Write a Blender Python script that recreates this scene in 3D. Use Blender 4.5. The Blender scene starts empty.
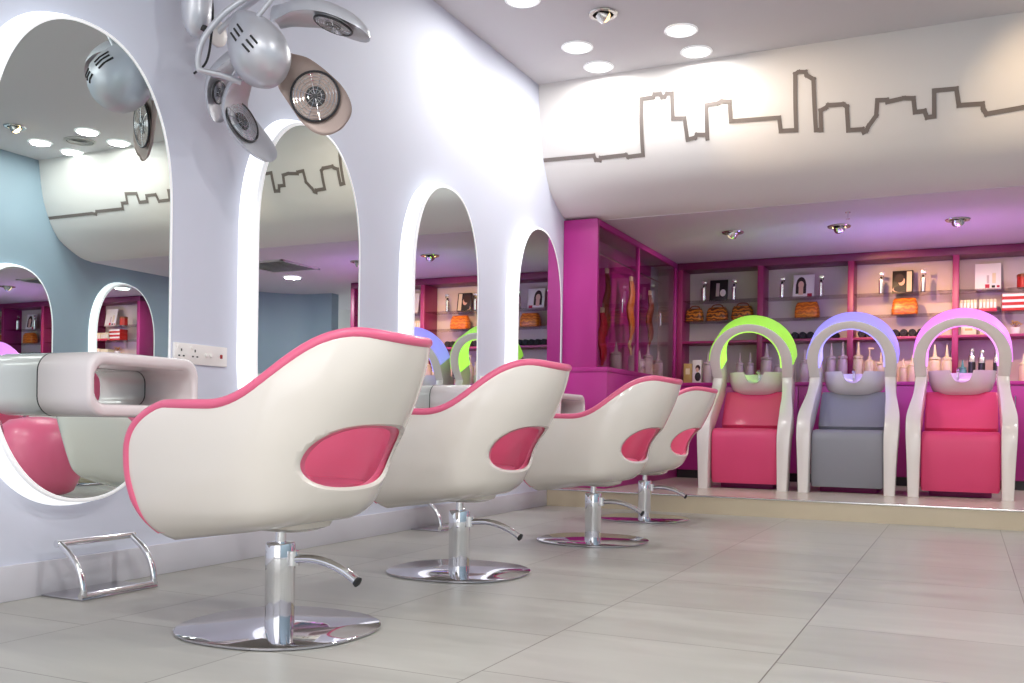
import bpy, bmesh, math, random
from mathutils import Vector, Matrix
random.seed(7)
SC = bpy.context.scene
COL = SC.collection
PI = math.pi

# ------------------------------------------------------------------ materials
def mat(name, col, rough=0.5, metal=0.0, emis=None, es=0.0, coat=0.0, noise=None, spec=0.5):
    m = bpy.data.materials.new(name); m.use_nodes = True
    nt = m.node_tree; b = nt.nodes['Principled BSDF']
    b.inputs['Base Color'].default_value = (*col, 1)
    b.inputs['Roughness'].default_value = rough
    b.inputs['Metallic'].default_value = metal
    b.inputs['Specular IOR Level'].default_value = spec
    if coat:
        b.inputs['Coat Weight'].default_value = coat; b.inputs['Coat Roughness'].default_value = 0.04
    if emis:
        b.inputs['Emission Color'].default_value = (*emis, 1); b.inputs['Emission Strength'].default_value = es
    if noise:
        sc, amt = noise
        tc = nt.nodes.new('ShaderNodeTexCoord'); n = nt.nodes.new('ShaderNodeTexNoise')
        n.inputs['Scale'].default_value = sc; n.inputs['Detail'].default_value = 4
        r = nt.nodes.new('ShaderNodeMix'); r.data_type = 'RGBA'
        r.inputs[6].default_value = (*[c * (1 - amt) for c in col], 1)
        r.inputs[7].default_value = (*[min(1, c * (1 + amt)) for c in col], 1)
        nt.links.new(tc.outputs['Object'], n.inputs['Vector'])
        nt.links.new(n.outputs['Fac'], r.inputs[0]); nt.links.new(r.outputs[2], b.inputs['Base Color'])
    return m

def srgb(r, g, b):
    f = lambda c: (c / 255 / 12.92) if c <= 10.3 else ((c / 255 + .055) / 1.055) ** 2.4
    return (f(r), f(g), f(b))

def glass_mat(name, tint=(1, 1, 1), gloss=0.4, rough=0.0):
    m = bpy.data.materials.new(name); m.use_nodes = True; nt = m.node_tree; nt.nodes.clear()
    o = nt.nodes.new('ShaderNodeOutputMaterial'); mx = nt.nodes.new('ShaderNodeMixShader')
    t = nt.nodes.new('ShaderNodeBsdfTransparent'); g = nt.nodes.new('ShaderNodeBsdfGlossy')
    t.inputs['Color'].default_value = (*tint, 1); g.inputs['Roughness'].default_value = rough
    lw = nt.nodes.new('ShaderNodeLayerWeight'); lw.inputs['Blend'].default_value = .5
    pw = nt.nodes.new('ShaderNodeMath'); pw.operation = 'POWER'; pw.inputs[1].default_value = 3
    ma = nt.nodes.new('ShaderNodeMath'); ma.operation = 'MULTIPLY_ADD'; ma.inputs[1].default_value = gloss; ma.inputs[2].default_value = .04
    nt.links.new(lw.outputs['Facing'], pw.inputs[0]); nt.links.new(pw.outputs[0], ma.inputs[0]); nt.links.new(ma.outputs[0], mx.inputs['Fac'])
    nt.links.new(t.outputs[0], mx.inputs[1]); nt.links.new(g.outputs[0], mx.inputs[2]); nt.links.new(mx.outputs[0], o.inputs[0])
    return m

def floor_mat():
    m = bpy.data.materials.new('floor_tiles'); m.use_nodes = True; nt = m.node_tree
    b = nt.nodes['Principled BSDF']
    tc = nt.nodes.new('ShaderNodeTexCoord'); mp = nt.nodes.new('ShaderNodeMapping')
    mp.inputs['Rotation'].default_value = (0, 0, PI / 2)
    mp.inputs['Location'].default_value = (-.12, -.545, 0)
    br = nt.nodes.new('ShaderNodeTexBrick'); br.offset = .18; br.offset_frequency = 2
    br.inputs['Scale'].default_value = 1; br.inputs['Brick Width'].default_value = .566; br.inputs['Row Height'].default_value = .672
    br.inputs['Mortar Size'].default_value = .0022; br.inputs['Mortar Smooth'].default_value = .3; br.inputs['Bias'].default_value = 0
    a = srgb(174, 172, 165); c = srgb(166, 164, 157)
    br.inputs['Color1'].default_value = (*a, 1); br.inputs['Color2'].default_value = (*c, 1)
    br.inputs['Mortar'].default_value = (*srgb(108, 103, 95), 1)
    n = nt.nodes.new('ShaderNodeTexNoise'); n.inputs['Scale'].default_value = 2.2; n.inputs['Detail'].default_value = 6; n.inputs['Distortion'].default_value = .8
    mp2 = nt.nodes.new('ShaderNodeMapping'); mp2.inputs['Scale'].default_value = (.7, 3.0, 1)
    mr = nt.nodes.new('ShaderNodeMapRange'); mr.inputs[1].default_value = .3; mr.inputs[2].default_value = .7; mr.inputs[3].default_value = .86; mr.inputs[4].default_value = 1.08
    mx = nt.nodes.new('ShaderNodeMix'); mx.data_type = 'RGBA'; mx.blend_type = 'MULTIPLY'; mx.inputs[0].default_value = 1
    L = nt.links.new
    L(tc.outputs['Object'], mp.inputs['Vector']); L(mp.outputs[0], br.inputs['Vector'])
    L(tc.outputs['Object'], mp2.inputs['Vector']); L(mp2.outputs[0], n.inputs['Vector']); L(n.outputs['Fac'], mr.inputs[0])
    L(br.outputs['Color'], mx.inputs[6]); L(mr.outputs[0], mx.inputs[7]); L(mx.outputs[2], b.inputs['Base Color'])
    mr2 = nt.nodes.new('ShaderNodeMapRange'); mr2.inputs[3].default_value = .24; mr2.inputs[4].default_value = .42
    L(n.outputs['Fac'], mr2.inputs[0]); L(mr2.outputs[0], b.inputs['Roughness'])
    bp = nt.nodes.new('ShaderNodeBump'); bp.inputs['Strength'].default_value = .25; bp.inputs['Distance'].default_value = .002; bp.invert = True
    L(br.outputs['Fac'], bp.inputs['Height']); L(bp.outputs[0], b.inputs['Normal'])
    b.inputs['Specular IOR Level'].default_value = .35
    return m

def bag_mat(name, c1, c2):
    m = mat(name, c1, .35); nt = m.node_tree; b = nt.nodes['Principled BSDF']
    tc = nt.nodes.new('ShaderNodeTexCoord'); w = nt.nodes.new('ShaderNodeTexWave'); w.bands_direction = 'Z'
    w.inputs['Scale'].default_value = 9; w.inputs['Distortion'].default_value = 7; w.inputs['Detail Scale'].default_value = 2
    r = nt.nodes.new('ShaderNodeMix'); r.data_type = 'RGBA'; r.inputs[6].default_value = (*c1, 1); r.inputs[7].default_value = (*c2, 1)
    nt.links.new(tc.outputs['Object'], w.inputs['Vector']); nt.links.new(w.outputs['Fac'], r.inputs[0]); nt.links.new(r.outputs[2], b.inputs['Base Color'])
    return m

M = dict(
    wall=mat('wall_lilac_paint', srgb(213, 217, 231), .55, noise=(1.5, .02)),
    white_wall=mat('white_plaster', srgb(226, 222, 218), .7, noise=(1.2, .02)),
    ceil=mat('ceiling_paint', srgb(214, 212, 213), .8, noise=(1.0, .015)),
    soffit=mat('soffit_paint', srgb(216, 208, 216), .6),
    blue=mat('slate_blue_paint', srgb(140, 160, 173), .55, noise=(1.4, .03)),
    base=mat('skirting_paint', srgb(206, 205, 212), .4),
    floor=floor_mat(),
    plat=mat('platform_stone', srgb(196, 186, 172), .25, noise=(3, .05)),
    riser=mat('riser_stone', srgb(206, 192, 166), .35, noise=(6, .06)),
    trim=mat('step_trim_metal', (.85, .85, .83), .2, 1),
    white=mat('gloss_white_shell', srgb(234, 226, 217), .18, coat=.6),
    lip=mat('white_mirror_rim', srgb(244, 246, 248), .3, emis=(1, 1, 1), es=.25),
    glow=mat('lit_acrylic_band', (.95, .96, 1), .4, emis=(.96, .98, 1), es=.72),
    pink=mat('pink_vinyl', srgb(232, 104, 140), .35, coat=.25),
    wpink=mat('rose_vinyl', srgb(222, 70, 120), .5, coat=.03),
    wgrey=mat('grey_vinyl', srgb(140, 141, 150), .5, coat=.03),
    chrome=mat('chrome', (.82, .82, .84), .06, 1),
    plate=mat('polished_steel', (.60, .59, .64), .05, 1),
    brushed=mat('brushed_steel', (.62, .6, .57), .22, 1),
    rubber=mat('black_rubber', (.015, .015, .017), .5),
    mirror=mat('mirror_silver', (.84, .935, .91), 0.0, 1),
    silver=mat('silver_paint', srgb(206, 208, 215), .36, .4, coat=.2),
    taupe=mat('shaded_silver_paint', srgb(172, 153, 145), .35, .3),  # shade and reflected tint of one silver dryer arm, put into its colour
    dark=mat('dark_grille', (.03, .03, .035), .4),
    magenta=mat('magenta_lacquer', srgb(176, 42, 134), .4, noise=(2, .04)),
    shelf_m=mat('crimson_lacquer', srgb(152, 42, 98), .4),
    rail_m=mat('dark_plum_lacquer', srgb(112, 34, 78), .45),
    magenta_d=mat('plum_lacquer', srgb(140, 30, 104), .4),
    shelfback=mat('mauve_back_panel', srgb(204, 186, 186), .7),
    glass=glass_mat('cabinet_glass', (.96, .92, .95), .42),
    gshelf=glass_mat('glass_shelf', (.84, .80, .82), .35),
    pane=glass_mat('fill_window_glass', (1, 1, 1), .3),
    console=mat('console_white', srgb(232, 224, 224), .2, coat=.5),
    plastic=mat('socket_plastic', srgb(240, 236, 232), .35),
    hole=mat('dark_holes', (.02, .02, .02), .6),
    red=mat('red_plastic', (.35, .01, .01), .4),
    frame=mat('washstation_white', srgb(232, 226, 222), .22, coat=.5),
    green=mat('lit_green_acrylic', (.35, .8, .05), .35, emis=(.38, .84, .09), es=.54),
    blue_l=mat('lit_blue_acrylic', (.4, .38, .95), .35, emis=(.30, .27, 1.0), es=.62),
    pink_l=mat('lit_pink_acrylic', (.9, .4, .95), .35, emis=(.85, .22, 1.0), es=.6),
    back_green=mat('added_green_glow', (.3, .8, .1), .5, emis=(.4, 1, .1), es=11),  # this and the next two: added emitters hidden behind the arches
    back_blue_l=mat('added_blue_glow', (.3, .3, .9), .5, emis=(.42, .34, 1), es=38),
    back_pink_l=mat('added_pink_glow', (.8, .3, .9), .5, emis=(.8, .3, 1), es=36),
    basin=mat('basin_ceramic', srgb(226, 220, 218), .12, coat=.6),
    lamp=mat('lamp_diffuser', (1, 1, 1), .5, emis=(1, .99, .97), es=6),
    warm=mat('warm_bulb', (1, .8, .5), .4, emis=(1, .66, .3), es=14),
    dimb=mat('dim_bulb', (1, .8, .5), .3, emis=(1, .7, .4), es=1.2),
    skyline=mat('taupe_skyline_paint', srgb(122, 112, 106), .6),
    cream=mat('cream_bottle', srgb(232, 212, 178), .35),
    mauve=mat('mauve_bottle', srgb(196, 176, 178), .35),
    teal=mat('teal_bottle', srgb(96, 150, 156), .3),
    can=mat('aluminium_can', (.8, .78, .76), .2, .9),
    black=mat('black_plastic', (.02, .018, .02), .35),
    card=mat('white_card', srgb(236, 226, 226), .5),
    darkcard=mat('black_print', srgb(34, 28, 30), .4),
    skin=mat('printed_skin', srgb(222, 178, 158), .5),
    hair=mat('printed_dark_hair', srgb(52, 30, 30), .5),
    crimson=mat('crimson_print', srgb(190, 30, 70), .5),
    redbox=mat('red_carton', srgb(186, 34, 30), .45),
    beige=mat('beige_carton', srgb(226, 206, 176), .5),
    gold=mat('gold_carton', srgb(186, 152, 92), .45),
    yellow=mat('yellow_petals', srgb(238, 190, 30), .5),
    towel=mat('black_towel', (.02, .017, .025), .9),
    tiger=bag_mat('striped_amber_leather', srgb(214, 128, 40), srgb(70, 34, 22)),
    amber=bag_mat('amber_leather', srgb(226, 128, 34), srgb(176, 84, 20)),
    h_orange=mat('orange_hair', srgb(206, 112, 36), .5, noise=(30, .3)),
    h_brown=mat('auburn_hair', srgb(136, 62, 34), .5, noise=(30, .3)),
    h_red=mat('red_hair', srgb(200, 20, 44), .5, noise=(30, .25)),
    h_blonde=mat('blonde_hair', srgb(196, 168, 120), .5, noise=(30, .25)),
    vent=mat('vent_white', srgb(200, 200, 196), .5),
)

# ------------------------------------------------------------------ mesh helpers
def link(name, me, m, parent=None, sharp=40):
    for p in me.polygons: p.use_smooth = True
    try: me.set_sharp_from_angle(angle=math.radians(sharp))
    except Exception: pass
    o = bpy.data.objects.new(name, me); COL.objects.link(o)
    if m is not None and not me.materials:
        for k in (m if isinstance(m, (list, tuple)) else [m]): me.materials.append(k)
    if parent is not None: o.parent = parent
    return o

def from_bm(name, bm, m, parent=None, sharp=40):
    bmesh.ops.recalc_face_normals(bm, faces=bm.faces[:])
    me = bpy.data.meshes.new(name); bm.to_mesh(me); bm.free()
    return link(name, me, m, parent, sharp)

def from_vf(name, v, f, m, parent=None, sharp=40, recalc=True):
    me = bpy.data.meshes.new(name); me.from_pydata([tuple(x) for x in v], [], f)
    if recalc:
        bm = bmesh.new(); bm.from_mesh(me); bmesh.ops.recalc_face_normals(bm, faces=bm.faces[:]); bm.to_mesh(me); bm.free()
    me.update()
    return link(name, me, m, parent, sharp)

def apply_mods(o):
    o.update_tag(); bpy.context.view_layer.update()
    dg = bpy.context.evaluated_depsgraph_get(); dg.update()
    me = bpy.data.meshes.new_from_object(o.evaluated_get(dg))
    for p in me.polygons: p.use_smooth = True
    o.modifiers.clear(); o.data = me
    try: me.set_sharp_from_angle(angle=math.radians(40))
    except Exception: pass

def add_box(bm, c, s, bev=0.0, seg=2, rot=None):
    r = bmesh.ops.create_cube(bm, size=1)
    vs = r['verts']
    for v in vs: v.co = Vector((v.co.x * s[0], v.co.y * s[1], v.co.z * s[2]))
    if bev > 0:
        es = list({e for v in vs for e in v.link_edges})
        q = bmesh.ops.bevel(bm, geom=es, offset=bev, segments=seg, affect='EDGES', profile=.5)
        vs = list({v for f in q['faces'] for v in f.verts} | {v for v in vs if v.is_valid})
    for v in vs:
        if rot is not None: v.co = rot @ v.co
        v.co += Vector(c)
    return vs

def box(name, c, s, m, parent=None, bev=0.004, rot=None, seg=2):
    bm = bmesh.new(); add_box(bm, c, s, bev, seg, rot)
    return from_bm(name, bm, m, parent, 30)

def lo_hi(name, lo, hi, m, parent=None, bev=0.004):
    return box(name, [(a + b) / 2 for a, b in zip(lo, hi)], [b - a for a, b in zip(lo, hi)], m, parent, bev)

def add_loft(bm, rings, cap0=True, cap1=True, close=True):
    R = [[bm.verts.new(p) for p in r] for r in rings]; n = len(R[0])
    for a, b in zip(R, R[1:]):
        for i in range(n if close else n - 1):
            j = (i + 1) % n; bm.faces.new((a[i], a[j], b[j], b[i]))
    if cap0: bm.faces.new(R[0])
    if cap1: bm.faces.new(R[-1][::-1])

def loft(name, rings, m, parent=None, cap0=True, cap1=True, sharp=40):
    bm = bmesh.new(); add_loft(bm, rings, cap0, cap1)
    return from_bm(name, bm, m, parent, sharp)

def add_lathe(bm, prof, c=(0, 0, 0), n=24, M4=None):
    rings = []
    for r, z in prof:
        ring = []
        for i in range(n):
            a = 2 * PI * i / n; p = Vector((max(r, 1e-4) * math.cos(a), max(r, 1e-4) * math.sin(a), z))
            if M4 is not None: p = M4 @ p
            ring.append(p + Vector(c))
        rings.append(ring)
    add_loft(bm, rings)

def lathe(name, prof, m, parent=None, c=(0, 0, 0), n=24, M4=None, sharp=40):
    bm = bmesh.new(); add_lathe(bm, prof, c, n, M4)
    return from_bm(name, bm, m, parent, sharp)

def smooth_path(pts, k=6):
    pts = [Vector(p) for p in pts]; out = []
    for i in range(len(pts) - 1):
        p0 = pts[max(i - 1, 0)]; p1 = pts[i]; p2 = pts[i + 1]; p3 = pts[min(i + 2, len(pts) - 1)]
        for j in range(k):
            t = j / k
            out.append(.5 * ((2 * p1) + (p2 - p0) * t + (2 * p0 - 5 * p1 + 4 * p2 - p3) * t * t + (3 * p1 - p0 - 3 * p2 + p3) * t ** 3))
    out.append(pts[-1]); return out

def add_tube(bm, pts, r, n=12, closed=False, flat=1.0, upv=None):
    pts = [Vector(p) for p in pts]; N = len(pts); rings = []
    prev = None
    for i, p in enumerate(pts):
        if closed: t = pts[(i + 1) % N] - pts[i - 1]
        else: t = pts[min(i + 1, N - 1)] - pts[max(i - 1, 0)]
        t.normalize()
        if prev is None:
            a = Vector(upv) if upv else (Vector((0, 0, 1)) if abs(t.z) < .9 else Vector((1, 0, 0)))
            u = (a - t * a.dot(t)).normalized()
        else: u = (prev - t * prev.dot(t)).normalized()
        prev = u; w = t.cross(u)
        rr = r[i] if isinstance(r, (list, tuple)) else r
        rings.append([p + u * (rr * math.cos(2 * PI * j / n)) + w * (rr * flat * math.sin(2 * PI * j / n)) for j in range(n)])
    if closed: rings.append(rings[0])
    if closed:
        R = [[bm.verts.new(q) for q in rg] for rg in rings[:-1]]
        for i in range(N):
            a, b = R[i], R[(i + 1) % N]
            for j in range(n): bm.faces.new((a[j], a[(j + 1) % n], b[(j + 1) % n], b[j]))
    else: add_loft(bm, rings)

def tube(name, pts, r, m, parent=None, n=12, closed=False, flat=1.0, upv=None):
    bm = bmesh.new(); add_tube(bm, pts, r, n, closed, flat, upv)
    return from_bm(name, bm, m, parent)

def rrect(w, h, r, k=6):
    out = []
    for cx, cy, a0 in ((w / 2 - r, h / 2 - r, 0), (-w / 2 + r, h / 2 - r, 90), (-w / 2 + r, -h / 2 + r, 180), (w / 2 - r, -h / 2 + r, 270)):
        for i in range(k + 1):
            a = math.radians(a0 + 90 * i / k); out.append((cx + r * math.cos(a), cy + r * math.sin(a)))
    return out

def interp(x, xs, ys):
    if x <= xs[0]: return ys[0]
    for i in range(len(xs) - 1):
        if x <= xs[i + 1]:
            t = (x - xs[i]) / (xs[i + 1] - xs[i]); return ys[i] + t * (ys[i + 1] - ys[i])
    return ys[-1]

def sinterp(x, xs, ys):
    """monotone-ish cubic interpolation"""
    if x <= xs[0]: return ys[0]
    if x >= xs[-1]: return ys[-1]
    n = len(xs)
    d = [(ys[i + 1] - ys[i]) / (xs[i + 1] - xs[i]) for i in range(n - 1)]
    t = [d[0]] + [0 if d[i - 1] * d[i] < 0 else 2 * d[i - 1] * d[i] / (d[i - 1] + d[i] + 1e-12) for i in range(1, n - 1)] + [d[-1]]
    for i in range(n - 1):
        if x <= xs[i + 1]:
            h = xs[i + 1] - xs[i]; s = (x - xs[i]) / h
            return (ys[i] * (2 * s ** 3 - 3 * s * s + 1) + h * t[i] * (s ** 3 - 2 * s * s + s)
                    + ys[i + 1] * (3 * s * s - 2 * s ** 3) + h * t[i + 1] * (s ** 3 - s * s))

# ------------------------------------------------------------------ tagging
def tag(o, label, cat, group=None):
    o['label'] = label; o['category'] = cat
    if group: o['group'] = group
    return o

def thing(name, label, cat, loc=(0, 0, 0), rz=0, group=None):
    o = bpy.data.objects.new(name, None); COL.objects.link(o)
    o.location = loc; o.rotation_euler = (0, 0, rz); o.empty_display_size = .1
    return tag(o, label, cat, group)

def struct(o):
    o['kind'] = 'structure'; return o

def dup(root, label, loc, rz=None, group=None):
    def cp(o, par):
        c = o.copy(); COL.objects.link(c)
        if par is not None: c.parent = par
        for ch in list(o.children): cp(ch, c)
        return c
    r = cp(root, None); r.location = loc
    if rz is not None: r.rotation_euler = (0, 0, rz)
    r['label'] = label
    if group: r['group'] = group
    return r

# ------------------------------------------------------------------ room numbers
CEIL = 3.27; SOF = 2.33; XR = 5.75; YB = 10.02; YF = -3.6; YSTEP = 7.04; HS = .132; YSH = 9.70

def bulk_y(z):
    return sinterp(z, [2.33, 2.345, 2.37, 2.41, 2.51, 2.72, 2.93, 3.27], [7.50, 7.36, 7.28, 7.19, 7.03, 6.90, 6.83, 6.78])

# ------------------------------------------------------------------ setting
struct(lo_hi('floor', (-.2, YF - .2, -.1), (6.9, 12.2, 0), M['floor'], bev=0))
struct(lo_hi('wall_left', (-.2, YF - .2, 0), (0, YB + .1, CEIL), M['wall'], bev=0))
struct(lo_hi('wall_back', (-.2, YB, 0), (4.05, YB + .12, CEIL), M['shelfback'], bev=0))
struct(lo_hi('ceiling', (-.2, YF - .2, CEIL), (6.9, 7.6, CEIL + .1), M['ceil'], bev=0))
struct(lo_hi('wall_far', (3.4, 12.0, 0), (6.9, 12.12, CEIL), M['white_wall'], bev=0))
struct(lo_hi('wall_passage', (3.93, YB + .12, 0), (4.05, 12.0, CEIL), M['white_wall'], bev=0))
# blue wall opposite, rounding off under the soffit
def blue_wall():
    path = [(XR, YF - .2), (XR, 9.0)]
    for i in range(1, 13):
        a = PI / 2 * i / 12; path.append((XR - .75 + .75 * math.cos(a), 9.0 + 1.4 * math.sin(a)))
    path.append((4.72, 10.4)); path.append((4.72, 10.55)); path.append((6.9, 10.55)); path.append((6.9, YF - .2))
    loft_r = [[(x, y, 0) for x, y in path], [(x, y, CEIL) for x, y in path]]
    return struct(loft('wall_right', loft_r, M['blue'], sharp=25))
blue_wall()
# front wall behind the camera, with an unseen glazed opening added for fill light
for nm, lo, hi in (('wall_front', (-.2, YF - .15, 2.9), (XR, YF, CEIL)), ('wall_front', (-.2, YF - .15, 0), (.35, YF, 2.9)), ('wall_front', (5.4, YF - .15, 0), (XR, YF, 2.9))):
    struct(lo_hi(nm, lo, hi, M['white_wall'], bev=0))
w1 = struct(lo_hi('fill_window_1', (.35, YF - .1, .12), (5.4, YF - .085, 2.9), M['pane'], bev=0))
bm = bmesh.new()
for x in (.37, 1.63, 2.88, 4.13, 5.38): add_box(bm, (x, YF - .09, 1.45), (.05, .08, 2.9))
add_box(bm, (2.875, YF - .09, .06), (5.0, .08, .12)); add_box(bm, (2.875, YF - .09, 2.88), (5.0, .08, .05))
from_bm('fill_window_frame', bm, M['base'], w1, 30)

# bulkhead with the curved lower edge
prof = [(bulk_y(z), z) for z in [CEIL, 3.15, 3.03, 2.93, 2.86, 2.79, 2.72, 2.65, 2.58, 2.51, 2.46, 2.41, 2.38, 2.36, 2.345, 2.336, SOF]]
prof = [(prof[0][0], CEIL + .05)] + prof + [(7.62, SOF + .001), (7.62, CEIL + .05)]
bk = struct(loft('ceiling_bulkhead', [[(-.05, y, z) for y, z in prof], [(XR + .05, y, z) for y, z in prof]], M['white_wall'], sharp=30))
struct(lo_hi('ceiling_soffit', (-.05, 7.45, SOF), (6.9, 12.1, SOF + .12), M['soffit'], bev=0))

sky = [(0.01,2.715),(0.419,2.709),(0.429,2.679),(0.463,2.673),(0.470,2.688),(0.675,2.689),(0.688,2.675),(0.806,2.677),(0.822,3.059),(0.914,3.061),(0.922,3.080),(0.966,3.078),(0.980,3.053),(1.001,3.053),(1.016,3.072),(1.056,3.070),(1.057,2.896),(1.143,2.887),(1.146,2.835),(1.153,2.744),(1.211,2.751),(1.223,2.769),(1.294,2.761),(1.299,2.738),(1.306,2.958),(1.390,2.961),(1.414,2.971),(1.472,2.961),(1.476,2.830),(1.812,2.815),(1.819,2.731),(1.924,2.725),(1.927,3.086),(1.950,3.095),(1.995,3.089),(2.004,3.066),(2.048,3.034),(2.056,2.712),(2.092,2.708),(2.092,2.829),(2.128,2.843),(2.141,2.856),(2.241,2.850),(2.263,2.833),(2.268,2.688),(2.361,2.684),(2.367,2.667),(2.386,2.676),(2.399,2.700),(2.449,2.758),(2.457,2.849),(2.517,2.844),(2.520,2.832),(2.622,2.842),(2.681,2.834),(2.690,2.751),(2.748,2.751),(2.763,2.712),(2.807,2.713),(2.806,2.865),(2.938,2.860),(2.954,2.761),(3.092,2.754),(3.098,2.722),(3.116,2.693),(3.330,2.707),(3.9,2.71),(3.9,2.82),(4.05,2.82),(4.06,2.74),(4.2,2.74),(4.22,2.80),(4.34,2.80),(4.35,2.75),(4.45,2.75),(4.46,2.83),(4.60,2.84),(4.61,2.76),(4.68,2.76),(4.69,2.71),(5.05,2.712),(5.07,2.69),(5.12,2.70),(5.73,2.70)]
bm = bmesh.new(); W = .014
for (x0, z0), (x1, z1) in zip(sky, sky[1:]):
    d = Vector((x1 - x0, z1 - z0)); L = d.length
    if L < 1e-4: continue
    d /= L; n = Vector((-d.y, d.x)); a = Vector((x0, z0)) - d * W; b = Vector((x1, z1)) + d * W
    k = max(1, int(L / .05)); row = []
    for i in range(k + 1):
        q = a.lerp(b, i / k)
        row.append([bm.verts.new((p.x, bulk_y(p.y) - .004, p.y)) for p in (q - n * W, q + n * W)])
    for r0, r1 in zip(row, row[1:]): bm.faces.new((r0[0], r1[0], r1[1], r0[1]))
from_bm('skyline_mural', bm, M['skyline'], bk)['label'] = 'taupe painted outline of a city skyline'

# platform with metal edge trim
pf = struct(lo_hi('floor_platform', (0, YSTEP + .006, 0), (XR, YB, HS), M['plat'], bev=0))
lo_hi('riser', (0, YSTEP, 0), (XR, YSTEP + .012, HS - .008), M['riser'], pf, bev=0)
struct(lo_hi('trim_1', (0, YSTEP - .004, HS - .009), (XR, YSTEP + .03, HS + .003), M['trim'], bev=.002))
struct(lo_hi('baseboard_left', (0, YF, 0), (.012, YSTEP - .004, .126), M['base'], bev=.003))
struct(lo_hi('baseboard_right', (XR - .012, YF, 0), (XR, YSTEP - .004, .126), M['base'], bev=.003))

# ------------------------------------------------------------------ mirrors
def egg(cy, hw, zb, zt, cap=.6, n=24, e=2.25):
    pts = []
    def q(c, k): return math.copysign(abs(c) ** (2 / k), c)
    for i in range(2 * n + 1):
        a = PI * i / (2 * n); pts.append((cy + hw * q(math.cos(a), e), zt - cap + cap * q(math.sin(a), e)))
    for i in range(2 * n + 1):
        a = PI + PI * i / (2 * n); pts.append((cy + hw * q(math.cos(a), e), zb + cap + cap * q(math.sin(a), e)))
    return pts

def mirror(label, x0, cy, sgn, group):
    t = thing('wall_mirror', label, 'mirror', (x0, cy, 0), 0, group)
    D = .085 * sgn
    o0 = egg(0, .445, .334, 2.147, .64); o = egg(0, .416, .350, 2.123, .62)
    f0 = [(0, y, z) for y, z in o0]; f1 = [(D * .80, y, z) for y, z in o]; fm = [(D * .45, y, z) for y, z in egg(0, .436, .342, 2.138, .635)]
    loft('light_band', [f0, fm, f1], M['glow'], t, cap0=False, cap1=False)['label'] = 'glowing white side band'
    i_ = egg(0, .402, .364, 2.109, .605); s2 = egg(0, .410, .356, 2.117, .614)
    loft('rim', [f1, [(D * .95, y, z) for y, z in o], [(D, y, z) for y, z in s2], [(D, y, z) for y, z in i_], [(D * .93, y, z) for y, z in i_]], M['lip'], t, cap0=False, cap1=False, sharp=60)
    g = [(D * .97, y, z) for y, z in i_]
    me = bpy.data.meshes.new('mirror_glass'); me.from_pydata(g, [], [list(range(len(g)))]); me.update()
    go = link('mirror_glass', me, M['mirror'], t)
    for p in me.polygons: p.use_smooth = False
    if sgn < 0: t.location.z = .02
    return t
MY = [2.535, 3.88, 5.255, 6.70]
ml = ['tall oval mirror with glowing rim nearest the camera, cut by the left photo edge',
      'tall oval mirror with glowing rim behind the nearest pink-edged chair back',
      'tall oval mirror with glowing rim, third along the lilac wall',
      'tall oval mirror with glowing rim beside the magenta cabinet, farthest on the lilac wall']
for y, l, dz in zip(MY, ml, (-.014, -.010, 0, .014)): mirror(l, 0, y, 1, 'oval mirrors on the lilac wall').location.z = dz
for y, l in ((6.50, 'oval mirror on the blue wall seen reflected at the extreme left edge'), (7.87, 'oval mirror on the blue wall seen reflected above the nearest white console')):
    mirror(l, XR, y, -1, 'oval mirrors on the blue wall')

# ------------------------------------------------------------------ consoles (white ring shelves on the mirrors)
def console(label, cy):
    t = thing('wall_console', label, 'shelf', (.0838, cy, .765), 0, 'ring consoles below the mirrors')
    W_, H_ = .515, .226; hw, hh = .462, .136
    def ring(x, w, h, r): return [(x, a, b) for a, b in rrect(w, h, r, 8)]
    d = .255
    rings = [ring(0, W_, H_, .07), ring(d - .02, W_, H_, .07), ring(d - .004, W_ - .006, H_ - .006, .068), ring(d, W_ - .018, H_ - .018, .064),
             ring(d, hw + .016, hh + .03, .058), ring(d - .006, hw + .004, hh + .008, .052), ring(d - .02, hw, hh, .048), ring(0, hw, hh, .048)]
    bm = bmesh.new(); add_loft(bm, rings, False, False)
    from_bm('ring_shell', bm, M['console'], t, 50)
    rg = [ring(-.001, W_ + .002, H_ + .002, .071), ring(.0012, W_ + .002, H_ + .002, .071), ring(.0012, hw - .002, hh - .002, .047), ring(-.001, hw - .002, hh - .002, .047)]
    bm = bmesh.new(); add_loft(bm, rg, False, False); from_bm('seal', bm, M['rubber'], t, 30)['label'] = 'thin dark joint against the mirror'
    return t
for y, l in zip(MY, ['white ring console on the nearest mirror, fully in view at left', 'white ring console hidden behind the nearest chair',
                     'white ring console rising behind the second chair', 'small white ring console next to the magenta cabinet']):
    console(l, y + .05)

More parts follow.
